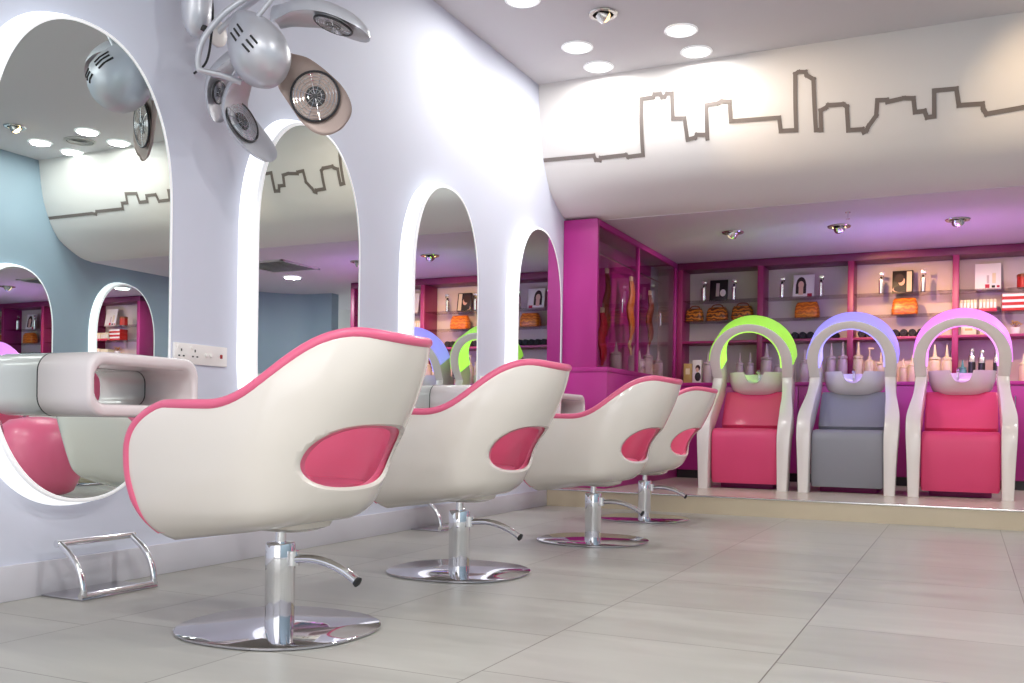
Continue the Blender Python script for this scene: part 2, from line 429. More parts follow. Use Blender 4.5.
# ------------------------------------------------------------------ sockets
def socket_plate(label, y0, y1, z0, z1, gangs):
    t = thing('power_socket', label, 'socket', (0, (y0 + y1) / 2, (z0 + z1) / 2), 0, 'white power sockets on the lilac wall')
    w, h = y1 - y0, z1 - z0
    box('face_plate', (.006, 0, 0), (.012, w, h), M['plastic'], t, .003)
    k = len(gangs)
    for i, g in enumerate(gangs):
        cy = -w / 2 + w * (i + .5) / k
        if g == 's':
            bm = bmesh.new()
            add_box(bm, (.0125, cy, h * .16), (.002, .006, .011)); add_box(bm, (.0125, cy - .013, -h * .12), (.002, .009, .006)); add_box(bm, (.0125, cy + .013, -h * .12), (.002, .009, .006))
            from_bm('pin_holes', bm, M['hole'], t)
            box('rocker_switch', (.014, cy - .02, h * .3), (.006, .010, .014), M['plastic'], t, .002)
        elif g == 'k':
            for q in (-.014, .014): lathe('knob', [(.009, 0), (.009, .006), (.006, .009)], M['plastic'], t, (.012, cy + q, 0), 12, Matrix.Rotation(PI / 2, 3, 'Y'))
        else:
            box('indicator', (.0135, cy, 0), (.004, .014, .018), M['red'], t, .002)['label'] = 'dark red indicator switch'
    return t
socket_plate('long white four-section socket plate with red switch beside the nearest mirror', 3.04, 3.36, .884, .972, 'sski')
socket_plate('small white double socket between the third and fourth mirrors', 5.86, 6.02, .89, .972, 'ss')

# ------------------------------------------------------------------ chrome footrests
def footrest(label, y0, y1):
    t = thing('footrest', label, 'footrest', (0, (y0 + y1) / 2, 0), 0, 'chrome footrests below the mirrors')
    hw = (y1 - y0) / 2
    lo_hi('floor_plate', (.014, -hw, 0), (.225, hw, .008), M['plate'], t, .002)
    side = [(.215, 0, .016), (.212, 0, .05), (.195, 0, .10), (.155, 0, .15), (.095, 0, .192)]
    for s in (-1, 1):
        tube('curved_post', smooth_path([(x, s * (hw - .012), z) for x, y, z in side], 5), .0125, M['chrome'], t, 12, upv=(0, 1, 0))
    tube('top_bar', [(.09, -hw - .002, .194), (.09, hw + .002, .194)], .0135, M['chrome'], t)
    tube('front_bar', [(.213, -hw, .016), (.213, hw, .016)], .011, M['chrome'], t)
    return t
footrest('chrome loop footrest on the floor below the nearest mirror', 2.41, 2.76)
footrest('chrome loop footrest behind the pillar of the second chair', 4.96, 5.31)

# ------------------------------------------------------------------ styling chairs
ZL = [.300, .318, .345, .38, .43, .50, .625, .72, .83, .93]
def ch_xb(z): return sinterp(z, ZL, [-.13, -.185, -.222, -.25, -.273, -.305, -.37, -.42, -.468, -.495])
def ch_xf(z): return sinterp(z, [.300, .325, .38, .43, .50, .56, .60, .635, .665, .685, .70], [.20, .272, .316, .338, .35, .347, .335, .31, .27, .225, .17])
def ch_w(z): return sinterp(z, ZL, [.13, .215, .268, .294, .308, .32, .33, .328, .305, .27])
def ch_rim(x):
    return sinterp(-x, [-.36, -.22, .0, .08, .15, .22, .29, .35, .41, .50], [.67, .69, .69, .703, .738, .795, .85, .882, .895, .882])
def ch_plan(a, z, off=0.0, fx=0.0):
    """a in -1..1 round the back; returns x, y"""
    s = 1 if a >= 0 else -1; q = abs(a); n = 2.35; ab = .56; xc = -.06
    xb = ch_xb(z) + off; xf = ch_xf(z) + fx; w = ch_w(z) - off
    if q < ab:
        an = PI / 2 * q / ab
        return xc + (xb - xc) * max(math.cos(an), 0) ** (2 / n), s * w * math.sin(an) ** (2 / n)
    t = (q - ab) / (1 - ab); x = xc + (xf - xc) * t
    return x, s * w * (1 - .10 * t * t)
def ch_top(a, off=0.0):
    z = .7
    for _ in range(40):
        x, y = ch_plan(a, z, off); z = .6 * z + .4 * ch_rim(x)
    return z
def ch_sheet(name, off, lift, fx, z0, m, parent, th, cutter):
    NU, NT = 73, 30; V = []; F = []
    As = [-1 + 2 * i / (NU - 1) for i in range(NU)]
    for a in As:
        zt = ch_top(a, off) + lift; xr, _y = ch_plan(a, .37, off, fx)
        for j in range(NT):
            t = j / (NT - 1); z = z0 + (zt - z0) * (t ** 1.15)
            x, y = ch_plan(a, min(z, zt), off, fx); V.append((x, y, z - .12 * xr * (1 - t) ** 3))
    for i in range(NU - 1):
        for j in range(NT - 1):
            p = i * NT + j; F.append((p, p + NT, p + NT + 1, p + 1))
    # bottom fan
    for i in range(NU): pass
    c = len(V); V.append((.0, 0, z0 + .002))
    for i in range(NU - 1): F.append((i * NT, c, (i + 1) * NT))
    F.append(((NU - 1) * NT, c, 0))
    o = from_vf(name, V, F, m, parent)
    # make normals point outwards (away from the seat)
    me = o.data; p = me.polygons[(NU // 2) * (NT - 1) + 10]
    if p.normal.x > 0: me.flip_normals()
    s = o.modifiers.new('s', 'SOLIDIFY'); s.thickness = th; s.offset = -1; s.use_even_offset = False
    b = o.modifiers.new('b', 'BOOLEAN'); b.operation = 'DIFFERENCE'; b.object = cutter; b.solver = 'EXACT'
    v = o.modifiers.new('v', 'BEVEL'); v.width = .0035; v.segments = 2; v.limit_method = 'ANGLE'; v.angle_limit = math.radians(50)
    apply_mods(o); return o

def make_chair(label, loc, rz):
    t = thing('styling_chair', label, 'chair', loc, rz, 'white and pink styling chairs')
    # opening behind the seat, as seen from the side
    def sp(pts, k=6): return [(q.x, q.y) for q in smooth_path([(a, b, 0) for a, b in pts], k)]
    poly = sp([(-.8, .675), (-.56, .668), (-.44, .655), (-.35, .632), (-.285, .588), (-.248, .535), (-.245, .49), (-.265, .452), (-.30, .432), (-.40, .424), (-.8, .41)])
    cx = [(-.8, .680), (-.56, .673), (-.44, .660), (-.35, .637), (-.283, .592), (-.242, .535), (-.234, .48), (-.25, .432), (-.29, .405), (-.40, .395), (-.8, .385)]
    cuts = []
    for pl_ in (poly, sp(cx)):
        bm = bmesh.new(); add_loft(bm, [[(x, -.6, z) for x, z in pl_], [(x, .6, z) for x, z in pl_]])
        cuts.append(from_bm('cutter', bm, None, t))
    ch_sheet('shell', 0, 0, 0, .316, M['white'], t, .012, cuts[0])
    ch_sheet('upholstery', .010, .002, -.004, .338, M['pink'], t, .022, cuts[1])
    # rounded pink piping over the whole edge, from the front foot round the back
    ed = []
    def epos(a, z, tt):
        xr, _ = ch_plan(a, .37); x, y = ch_plan(a, z, .010); return Vector((x, y, z - .12 * xr * (1 - tt) ** 3))
    zt1 = ch_top(1)
    lo_ = [(.335 + (zt1 - .335) * (k / 24)) for k in range(24)]
    for z in lo_: ed.append(epos(-1, z, (z - .316) / (zt1 - .316)))
    for k in range(91):
        a = -1 + 2 * k / 90; ed.append(epos(a, ch_top(a), 1))
    for z in lo_[::-1]: ed.append(epos(1, z, (z - .316) / (zt1 - .316)))
    ed2 = [ed[0]]
    for p in ed[1:]:
        if (p - ed2[-1]).length > .006: ed2.append(p)
    for _ in range(2): ed2 = [ed2[0]] + [(ed2[i - 1] + ed2[i] * 2 + ed2[i + 1]) / 4 for i in range(1, len(ed2) - 1)] + [ed2[-1]]
    m_ = len(ed2); tube('piping', ed2, [.0165 * min(1, .35 + min(i, m_ - 1 - i) / 9) for i in range(m_)], M['pink'], t, 10)
    for k in cuts: bpy.data.objects.remove(k)
    # seat cushion whose rounded front runs out past the arms
    rings = []
    for z, sh, fr in ((.352, .06, .25), (.358, .035, .30), (.366, .018, .335), (.39, .012, .36), (.42, .012, .37), (.44, .014, .362), (.455, .025, .34), (.462, .06, .28)):
        ring = []; zz = min(max(z, .345), .47)
        for i in range(37):
            a = -1 + 2 * i / 36; x, y = ch_plan(a * .93, zz, .036 + sh); ring.append((min(x, .22), y, z))
        xe, ye = ring[-1][0], ring[-1][1]
        for i in range(1, 20):
            an = PI * i / 20; c, sn = math.cos(an), math.sin(an); e = 2.9
            ring.append((xe + (fr - xe) * sn ** (2 / e), (ye + .012) * abs(c) ** (2 / e) * (1 if c > 0 else -1), z))
        rings.append(ring)
    loft('seat', rings, M['pink'], t, sharp=60)
    # underside mount, gas rod, column, base, lever
    loft('mount_plate', [[(x - .02, y, z) for x, y in rrect(w, w * .8, .05)] for z, w in ((.345, .26), (.322, .24), (.310, .18), (.306, .10))], M['white'], t)
    lathe('gas_rod', [(.0165, .25), (.0165, .345)], M['chrome'], t)
    lathe('column', [(.046, .008), (.046, .175), (.0465, .177), (.0465, .262), (.044, .268), (.018, .27)], M['chrome'], t)
    n = 56; ring = []
    def se(r, z, e=2.35):
        o = []
        for i in range(n):
            a = 2 * PI * i / n; c, s = math.cos(a), math.sin(a)
            o.append((r * 1.0 * abs(c) ** (2 / e) * (1 if c > 0 else -1), r * .97 * abs(s) ** (2 / e) * (1 if s > 0 else -1), z))
        return o
    loft('base', [se(.294, 0), se(.303, .003), se(.303, .009), se(.296, .0125), se(.05, .0145)], M['plate'], t, sharp=30)
    pv = tube('pump_lever', smooth_path([(-.04, 0, .215), (-.075, 0, .222), (-.14, 0, .224), (-.20, 0, .212), (-.25, 0, .192), (-.29, 0, .168)], 4), .0135, M['chrome'], t, 12, flat=1.0, upv=(0, 1, 0))
    lathe('lever_tip', [(.0150, -.004), (.0165, .004), (.008, .0085)], M['rubber'], pv, (-.288, 0, .169), 12, Matrix.Rotation(math.radians(-58) - PI / 2 + PI, 3, 'Y').to_3x3() if False else Matrix.Rotation(math.radians(-118), 3, 'Y'))
    lathe('lever_collar', [(.02, 0), (.02, .045)], M['chrome'], t, (-.048, 0, .20), 14)
    return t
cl = ['white and pink styling chair nearest the camera, in the left foreground',
      'white and pink styling chair, second from the camera',
      'white and pink styling chair, third from the camera, its base reflecting magenta',
      'white and pink styling chair farthest away, beside the raised step']
cp = [(1.10, 2.40, 0), (1.04, 3.68, 0), (1.15, 5.04, 0), (1.02, 6.40, 0)]
ch = make_chair(cl[0], cp[0], PI)
rzs = [PI, PI + .02, PI - .03, PI]
for i in (1, 2, 3): dup(ch, cl[i], cp[i], rzs[i])

dup(ch, 'white and pink styling chair by the blue wall, seen only in the nearest mirror', (4.95, 6.60, 0), 0)
pf_ = thing('reflection_stand_in', 'rounded pink form added out of view to stand in for the mirrored chair front', 'reflection_stand_in', (3.80, 5.27, 0))  # pink form added out of view to supply the mirror's reflection
lathe('cushion', [(.22, .035), (.27, .06), (.315, .16), (.335, .30), (.33, .43), (.29, .55), (.20, .62), (.08, .645), (.002, .648)], M['pink'], pf_, n=48, sharp=80)
lathe('foot_ring', [(.19, 0), (.20, .004), (.20, .036), (.19, .04)], M['chrome'], pf_, n=36)

# ------------------------------------------------------------------ wash stations
def wash(label, x, pad, glow, back_glow, group='backwash stations on the platform'):
    inner = glow.copy(); inner.node_tree.nodes['Principled BSDF'].inputs['Emission Strength'].default_value *= 2.0
    t = thing('backwash_station', label, 'hair wash station', (x, 8.0, HS), 0, group)
    LEAN = math.radians(25); u = Vector((0, -math.sin(LEAN), math.cos(LEAN))); dd = Vector((0, math.cos(LEAN), math.sin(LEAN)))
    yz = [(.0, .0), (.0, .2), (.0, .36), (.015, .46), (.07, .545), (.16, .63), (.26, .72), (.345, .82), (.385, .91)]
    P = smooth_path([(0, a, b) for a, b in yz], 4)
    st = []
    for i, p in enumerate(P):
        tg = (P[min(i + 1, len(P) - 1)] - P[max(i - 1, 0)]).normalized(); d = Vector((0, tg.z, -tg.y))
        f = i / (len(P) - 1)
        xc = sinterp(f, [0, .3, .5, .65, .85, 1], [.322, .327, .331, .319, .299, .292]); wn = sinterp(f, [0, .4, .55, .8, 1], [.080, .108, .108, .082, .086]); wd = sinterp(f, [0, .35, .5, .7, 1], [.13, .14, .17, .17, .17])
        st.append((Vector((xc, p.y, p.z)), Vector((1, 0, 0)), d, wn, wd))
    base = Vector((0, .40, .935)); SL = .185; R = .292
    def WN(a): return .094 - .026 * math.sin(a) ** 2
    for k in range(1, 5):
        q = k / 4; st.append((Vector((.292 + .009 * q, 0, 0)) + base + u * (SL * q), Vector((1, 0, 0)), dd, .086 + .008 * q, .17 + .05 * q))
    for k in range(1, 17):
        a = PI / 2 * k / 16; rad = Vector((math.cos(a), 0, 0)) + u * math.sin(a)
        st.append((base + u * SL + rad * (.348 - WN(a) / 2), rad, dd, WN(a), .22))
    def sec(s, mir):
        c, n, d, wn, wd = s; o = []
        for a, b in rrect(wn, wd, .012, 2):
            p = c + n * a + d * b; o.append((p.x * mir, p.y, p.z))
        return o if mir == 1 else o[::-1]
    allr = [sec(s, 1) for s in st]
    left = [[(-p[0], p[1], p[2]) for p in r] for r in allr]
    rings = allr + left[::-1][1:]
    loft('frame', rings, M['frame'], t, sharp=35)
    # lit covers outside and inside the arch
    def cover(name, rad_in, rad_out, a0, a1, h0, h1, m):
        rr = []
        for k in range(49):
            a = math.radians(a0 + (a1 - a0) * k / 48); rad = Vector((math.cos(a), 0, 0)) + u * math.sin(a); c = base + u * SL
            if a < 0 or a > PI:
                rad = Vector((math.copysign(1, math.cos(a)), 0, 0)); c = base + u * (SL - abs(math.sin(a)) * R)
            k_ = max(0, math.sin(a)) ** 2 * .026 if name == 'inner_light' else 0
            rr.append([c + rad * (r + k_) + dd * h for r, h in ((rad_in, h0), (rad_out, h0 + .004), (rad_out, h1 - .004), (rad_in, h1))])
        return loft(name, rr, m, t, sharp=40)
    cover('outer_light', R + .048, R + .062, -4, 176, -.102, .108, glow)['label'] = 'glowing coloured outer cover of the arch'
    cover('inner_light', R - .036, R - .046, -10, 190, -.102, .108, inner)['label'] = 'glowing coloured inner cover of the arch'
    cover('added_back_glow', R, R + .045, 25, 155, .109, .122, back_glow)['label'] = 'unseen coloured strip added behind the arch to tint soffit and shelves'  # added emitter on the arch's hidden side, colouring soffit and shelves
    # padded chair: leg panel, seat, reclined backrest
    def pad_loft(name, prof, w0, w1=None):
        rings = []
        w1 = w1 or w0; n = len(prof)
        c = Vector((0, sum(p[0] for p in prof) / n, sum(p[1] for p in prof) / n))
        for x, s in ((-.5, .90), (-.492, .97), (-.47, 1), (-.25, 1.0), (0, 1.0), (.25, 1.0), (.47, 1), (.492, .97), (.5, .90)):
            r = []
            for y, z in prof:
                zz = (z - prof[0][1]) / max(.01, max(p[1] for p in prof) - prof[0][1]); w = w0 + (w1 - w0) * zz
                r.append((x * w, c.y + (y - c.y) * s, c.z + (z - c.z) * s))
            rings.append(r)
        return loft(name, rings, pad, t, sharp=50)
    bpv = [(.045, .045), (.03, .10), (.005, .30), (.0, .42), (.012, .475), (.05, .50), (.16, .505), (.36, .50), (.40, .47), (.38, .44), (.14, .435), (.085, .40), (.085, .10), (.07, .05)]
    pad_loft('seat', bpv, .550, .542)
    bk_ = [(.36, .50), (.34, .53), (.40, .66), (.47, .80), (.49, .82), (.53, .81), (.55, .78), (.50, .66), (.42, .50)]
    pad_loft('backrest', bk_, .53, .515)
    lo_hi('plinth', (-.22, .14, 0), (.22, .72, .44), M['magenta_d'], t, .01)
    lo_hi('basin_pedestal', (-.12, .60, .44), (.12, .76, .84), M['frame'], t, .02)
    # basin with neck notch
    rings = []; cy, n = .60, 96
    def rim(a, y):   # notch towards the front
        d = math.sin(a); f = abs(math.cos(a)) * .25
        return 0
    outer = [(.10, .10, .785), (.175, .15, .80), (.222, .195, .84), (.246, .22, .91), (.252, .228, .99)]
    inner = [(.238, .213, .99), (.225, .198, .91), (.18, .16, .865), (.08, .07, .845)]
    def brg(rx, ry, z):
        o = []
        for i in range(n):
            a = 2 * PI * i / n; e = 2.6; c, s = math.cos(a), math.sin(a)
            x = rx * abs(c) ** (2 / e) * (1 if c > 0 else -1); y = ry * abs(s) ** (2 / e) * (1 if s > 0 else -1)
            zz = z
            if s < 0 and abs(x) < .078:
                dep = .10 * (1 - (abs(x) / .078) ** 2.6) ** .5
                zz = min(z, .99 - dep) if z > .86 else z
            o.append((x, cy + y, zz))
        return o
    zs = [(rx, ry, z) for rx, ry, z in outer]
    loft('basin', [brg(*q) for q in zs + inner], M['basin'], t, sharp=50)
    lathe('drain', [(.022, 0), (.022, .004), (.012, .006)], M['chrome'], t, (-.02, .60, .846), 14)
    sp_ = tube('mixer_tap', smooth_path([(-.03, .77, .93), (-.03, .77, 1.0), (-.03, .74, 1.02), (-.03, .70, 1.0)], 4), .012, M['chrome'], t, 10)
    return t
WX = [1.36, 2.17, 2.985]
wash('backwash station with rose seat and green glowing arch', WX[0], M['wpink'], M['green'], M['back_green'])
wash('backwash station with grey seat and blue glowing arch', WX[1], M['wgrey'], M['blue_l'], M['back_blue_l'])
wash('backwash station with rose seat and pink-violet glowing arch', WX[2], M['wpink'], M['pink_l'], M['back_pink_l'])

# ------------------------------------------------------------------ magenta display cabinet in the corner
cab = thing('display_cabinet', 'tall magenta corner cabinet with glass side doors', 'cabinet', (0, 7.33, HS))
zt = SOF - HS - .004; CW = .30; CL = YSH - 7.33
lo_hi('front_panel', (.003, 0, .95), (CW, .04, zt), M['magenta'], cab, .002)
lo_hi('base_cabinet', (.003, -.01, .001), (.40, CL, .945), M['magenta'], cab, .003)
lo_hi('ledge', (.003, -.014, .945), (.405, CL, .985), M['magenta'], cab, .003)
lo_hi('top_rail', (CW - .03, .04, zt - .05), (CW, CL, zt), M['magenta'], cab, .002)
lo_hi('top_panel', (.003, .04, zt - .02), (CW - .03, CL, zt), M['magenta_d'], cab, .002)
lo_hi('back_panel', (.003, .04, .985), (.015, CL, zt - .02), M['magenta'], cab, 0)
for y in (1.08, CL - .035): lo_hi('door_post', (CW - .03, y, .985), (CW, y + .035, zt - .05), M['magenta'], cab, .002)
for a, b in ((.042, 1.078), (1.117, CL - .037)):
    lo_hi('glass_door', (CW - .02, a, .99), (CW - .014, b, zt - .052), M['glass'], cab, 0)
    y = (a + b) / 2; tube('door_handle', [(CW - .008, y + .1, 1.5), (CW - .008, y + .1, 1.62)], .006, M['chrome'], cab, 8)

def hair(label, x, y, ztop, ln, m, w=.06):
    t = thing('hair_extension', label, 'hair extension', (x, y, ztop), 0, 'hair extensions in the magenta cabinet')
    pts = smooth_path([(0, 0, 0), (.01, .012, -ln * .25), (-.006, -.008, -ln * .5), (.01, .012, -ln * .75), (0, .0, -ln)], 5)
    n = len(pts); r = [w * .5 * (.35 + .75 * math.sin(PI * min(1, (i / n) * .8 + .12))) * (1 if i < n - 3 else .55) for i in range(n)]
    tube('strands', pts, r, m, t, 12, flat=.45, upv=(0, 1, 0))
    box('clip', (0, 0, .02), (.025, .05, .05), M['cream'], t, .004)
    tube('hook', smooth_path([(0, 0, .045), (0, .01, .07), (0, 0, .085), (0, -.012, .072)], 3), .003, M['chrome'], t, 6)
    return t
hz = SOF - HS
hair('long orange hair extension hanging behind the first glass door', .17, 7.62, 2.02, .62, M['h_orange'], .10)
hair('auburn hair extension at the front end of the glass cabinet', .10, 7.50, 1.90, .52, M['h_brown'], .11)
hair('auburn hair extension near the middle post of the glass cabinet', .15, 7.98, 1.98, .55, M['h_brown'], .10)
hair('bright red hair extension hanging low behind the first glass door', .16, 7.85, 1.62, .46, M['h_red'], .13)
hair('orange hair extension behind the second glass door', .16, 8.62, 2.0, .55, M['h_orange'], .12)
hair('thin blonde hair extension behind the second glass door', .10, 8.80, 1.62, .40, M['h_blonde'], .06)
hair('dark auburn hair extension at the far end of the glass cabinet', .15, 9.25, 1.95, .50, M['h_brown'], .12)
tube('hanging_rail', [(.15, .04, 2.12 - HS), (.15, CL - .02, 2.12 - HS)], .008, M['chrome'], cab)

# ------------------------------------------------------------------ wall shelving and counter
sh = thing('shelving_unit', 'magenta wall shelving with glass shelves behind the wash stations', 'shelving', (0, YSH, HS))
z0 = 1.08 - HS; zt = SOF - HS - .004; XE = 3.93
lo_hi('top_rail', (.30, 0, zt - .07), (XE, .30, zt), M['rail_m'], sh, .002)
lo_hi('back_panel', (.30, .30, z0), (XE, .316, zt - .07), M['shelfback'], sh, 0)
ux = [.302, 1.12, 1.975, 2.89, XE - .055]
for x in ux: lo_hi('upright', (x, 0, z0), (x + .055, .30, zt - .07), M['shelf_m'], sh, .002)
for a, b in zip(ux, ux[1:]):
    lo_hi('shelf_board', (a + .055, .0, 1.495 - HS), (b, .30, 1.52 - HS), M['shelf_m'], sh, .002)
    for z in (1.722, 1.930): lo_hi('glass_shelf', (a + .056, .02, z + .003 - HS), (b - .001, .298, z + .008 - HS), M['gshelf'], sh, 0)
ct = thing('counter_cabinet', 'long magenta counter cabinet below the wall shelving', 'cabinet', (0, 9.36, HS))
lo_hi('worktop', (.405, 0, 1.045 - HS), (XE, .655, 1.079 - HS), M['magenta'], ct, .003)
lo_hi('carcass', (.405, .03, .08), (XE, .655, 1.044 - HS), M['magenta_d'], ct, .002)
lo_hi('plinth', (.405, .06, .001), (XE, .65, .079), M['black'], ct, 0)
dw = (XE - .405) / 6
for i in range(6):
    d = lo_hi('door', (.405 + i * dw + .004, .01, .085), (.405 + (i + 1) * dw - .004, .03, 1.04 - HS), M['magenta'], ct, .002)
    tube('door_handle', [(.405 + i * dw + .06, .0, .70), (.405 + i * dw + .06, .0, .82)], .006, M['chrome'], d, 8)

# ------------------------------------------------------------------ things on the shelves
CT = 1.0805; S1 = 1.5215; S2 = 1.7315; S3 = 1.9395
def bottle(label, x, y, z, h, r, m, kind='nozzle', group=None):
    t = thing('bottle', label, 'bottle', (x, y, z), 0, group)
    if kind == 'nozzle':
        b = .60 * h
        lathe('body', [(r * .92, 0), (r, .006), (r, b * .86), (r * .93, b * .95), (r * .55, b)], m, t, n=16)
        lathe('collar', [(r * .98, b * .99), (r * .98, b * 1.07), (r * .6, b * 1.12)], m, t, n=16)
        lathe('nozzle', [(r * .42, b * 1.1), (r * .34, b * 1.2), (r * .14, h * .96), (r * .12, h)], m, t, n=12)
    elif kind == 'pump':
        b = .66 * h
        lathe('body', [(r * .94, 0), (r, .006), (r, b * .84), (r * .8, b * .94), (r * .36, b)], m, t, n=16)
        lathe('pump_neck', [(r * .4, b), (r * .4, b * 1.1), (r * .14, b * 1.12), (r * .14, h * .96)], m, t, n=12)
        box('pump_head', (r * .3, 0, h * .965), (r * 1.2, r * .5, h * .045), m, t, .002)
    elif kind == 'spray':
        b = .62 * h
        lathe('body', [(r * .95, 0), (r, .004), (r, b), (r * .6, b * 1.07), (r * .45, b * 1.1)], m, t, n=16)
        lathe('neck', [(r * .5, b * 1.08), (r * .5, b * 1.22)], M['black'], t, n=12)
        box('trigger_head', (r * .25, 0, h * .90), (r * 2.1, r * .8, h * .14), M['can'], t, .004)
        box('trigger', (r * 1.0, 0, h * .80), (r * .3, r * .5, h * .12), M['black'], t, .002)
    else:
        b = .80 * h
        lathe('body', [(r * .93, 0), (r, .005), (r, b * .95), (r * .7, b)], m, t, n=16)
        lathe('label_band', [(r * 1.01, b * .3), (r * 1.015, b * .32), (r * 1.015, b * .72), (r * 1.01, b * .74)], M['black'], t, n=16)
        lathe('cap', [(r * .66, b), (r * .66, h * .95), (r * .4, h)], M['can'], t, n=12)
    return t
# spray bottles flanking the picture cards on the upper glass shelf
yy = 9.80
for x, l in ((.555, 'slim silver spray bottle left of the black picture card'), (.865, 'slim silver spray bottle right of the black picture card'),
             (1.343, 'slim silver spray bottle left of the card with a long-haired portrait'), (1.717, 'slim silver spray bottle right of the card with a long-haired portrait'),
             (2.268, 'slim silver spray bottle left of the dark portrait card in warm light'), (2.638, 'slim silver spray bottle right of the dark portrait card in warm light')):
    bottle(l, x, yy, S3, .215, .022, M['can'], 'spray', 'silver spray bottles on the upper glass shelf')
G = 'bottles along the counter'
counter = [(.665, .315, .045, 'mauve', 'nozzle', 'mauve nozzle bottle left of the green arch beside the portrait carton'),
 (.985, .30, .04, 'mauve', 'nozzle', 'mauve nozzle bottle, first from the left inside the green arch'),
 (1.085, .30, .04, 'mauve', 'nozzle', 'mauve nozzle bottle, second from the left inside the green arch'),
 (1.245, .385, .055, 'mauve', 'nozzle', 'tallest mauve nozzle bottle inside the green arch'),
 (1.37, .27, .045, 'mauve', 'nozzle', 'short mauve nozzle bottle at the right inside the green arch'),
 (1.605, .32, .045, 'mauve', 'nozzle', 'mauve nozzle bottle between the green and blue arches'),
 (1.85, .38, .045, 'mauve', 'nozzle', 'mauve nozzle bottle at the left inside the blue arch'),
 (1.955, .385, .045, 'mauve', 'nozzle', 'mauve nozzle bottle beside the upright inside the blue arch'),
 (2.095, .385, .045, 'cream', 'nozzle', 'tall cream nozzle bottle inside the blue arch'),
 (2.195, .33, .042, 'cream', 'pump', 'cream pump bottle inside the blue arch'),
 (2.295, .28, .042, 'cream', 'nozzle', 'short cream nozzle bottle inside the blue arch'),
 (2.39, .25, .035, 'cream', 'plain', 'banded cream bottle at the right inside the blue arch'),
 (2.49, .22, .035, 'cream', 'nozzle', 'small cream bottle just right of the blue arch'),
 (2.565, .25, .038, 'cream', 'nozzle', 'small cream bottle just left of the pink-violet arch'),
 (2.665, .28, .03, 'cream', 'nozzle', 'cream bottle at the left inner edge of the pink-violet arch'),
 (2.755, .345, .048, 'cream', 'nozzle', 'larger cream nozzle bottle inside the pink-violet arch'),
 (2.855, .34, .042, 'cream', 'nozzle', 'cream nozzle bottle beside the upright inside the pink-violet arch'),
 (2.985, .20, .035, 'teal', 'nozzle', 'small teal bottle inside the pink-violet arch'),
 (3.06, .30, .030, 'can', 'plain', 'silver can with black band, nearest the teal bottle'),
 (3.14, .285, .028, 'can', 'plain', 'silver can with black band, middle of the three cans'),
 (3.26, .285, .030, 'can', 'plain', 'silver can with black band, farthest right of the three cans'),
 (3.47, .25, .035, 'cream', 'nozzle', 'cream bottle right of the pink-violet arch at the photo edge')]
for x, h, r, m, k, l in counter: bottle(l, x, 9.56, CT, h, r, M[m], k, G)
for x, y, h, l in ((.22, 8.05, .26, 'nearest mauve nozzle bottle inside the glass cabinet'), (.22, 8.55, .27, 'mauve nozzle bottle just past the middle post of the glass cabinet'),
                   (.20, 8.78, .24, 'shorter mauve nozzle bottle below the blonde hair in the glass cabinet'), (.21, 9.02, .32, 'tallest mauve nozzle bottle inside the glass cabinet'),
                   (.21, 9.36, .28, 'farthest mauve nozzle bottle inside the glass cabinet')):
    bottle(l, x, y, HS + .986, h, .05, M['mauve'], 'nozzle', 'bottles in the glass cabinet')

def card(label, x, z, w, h, base, deco, lean=10, cat='picture card'):
    t = thing('picture_card', label, cat, (x, 9.86, z + .002), 0)
    rot = Matrix.Rotation(math.radians(-lean), 3, 'X')
    def B(nm, cx, cz, sx, sz, m, dy=0, ell=False):
        bm = bmesh.new()
        if ell:
            add_lathe(bm, [(1, 0), (1, 1)], n=20); 
            for v in bm.verts:
                q = v.co.copy(); v.co = Vector((q.x * sx / 2 + cx, -.0055 - dy - q.z * .0012, q.y * sz / 2 + cz))
        else: add_box(bm, (cx, -.0055 - dy, cz), (sx, .0012, sz))
        for v in bm.verts: v.co = rot @ v.co
        return from_bm(nm, bm, m, t)
    box('board', rot @ Vector((0, 0, h / 2)), (w, .01, h), base, t, .001, rot)
    for d in deco: B(*d)
    tube('easel_leg', [rot @ Vector((0, .006, h * .7)), Vector((0, .08, .003))], .004, M['black'], t, 6)
    return t
card('black picture card with a pale bottle print on the upper left shelf', .69, S3, .185, .225, M['darkcard'],
     [('printed_bottle', -.01, .12, .035, .14, M['mauve']), ('printed_jar', .045, .085, .06, .075, M['card'], 0, True)])
card('white picture card with a long-haired portrait on the upper shelf', 1.54, S3, .205, .235, M['card'],
     [('printed_hair', -.025, .135, .095, .155, M['hair'], 0, True), ('printed_hair', -.025, .09, .10, .10, M['hair'], .0004), ('printed_neck', -.025, .07, .045, .08, M['skin'], .001), ('printed_face', -.025, .13, .055, .08, M['skin'], .0016, True), ('printed_fringe', -.025, .168, .06, .026, M['hair'], .002),
      ('printed_block', .06, .022, .045, .036, M['crimson'])])
card('dark portrait card with pale strip, in warm spotlight on the upper shelf', 2.455, S3, .185, .225, M['darkcard'],
     [('printed_strip', .058, .115, .045, .20, M['beige']), ('printed_shoulder', -.045, .04, .09, .05, M['skin'], 0, True), ('printed_face', -.01, .12, .06, .085, M['skin'], .0008, True), ('printed_hair', -.03, .15, .08, .09, M['hair'], .0014, True), ('printed_collar', -.03, .045, .10, .06, M['black'], .0018, True)])
card('white card with small crimson print on the upper right shelf', 3.185, S3, .215, .255, M['card'],
     [('printed_bottle', .0, .10, .02, .08, M['mauve']), ('printed_bottle', .05, .11, .03, .10, M['beige']), ('printed_jar', -.005, .035, .036, .036, M['crimson']), ('printed_jar', .045, .03, .028, .022, M['darkcard']), ('printed_jar', .085, .03, .024, .02, M['crimson'])], 12)

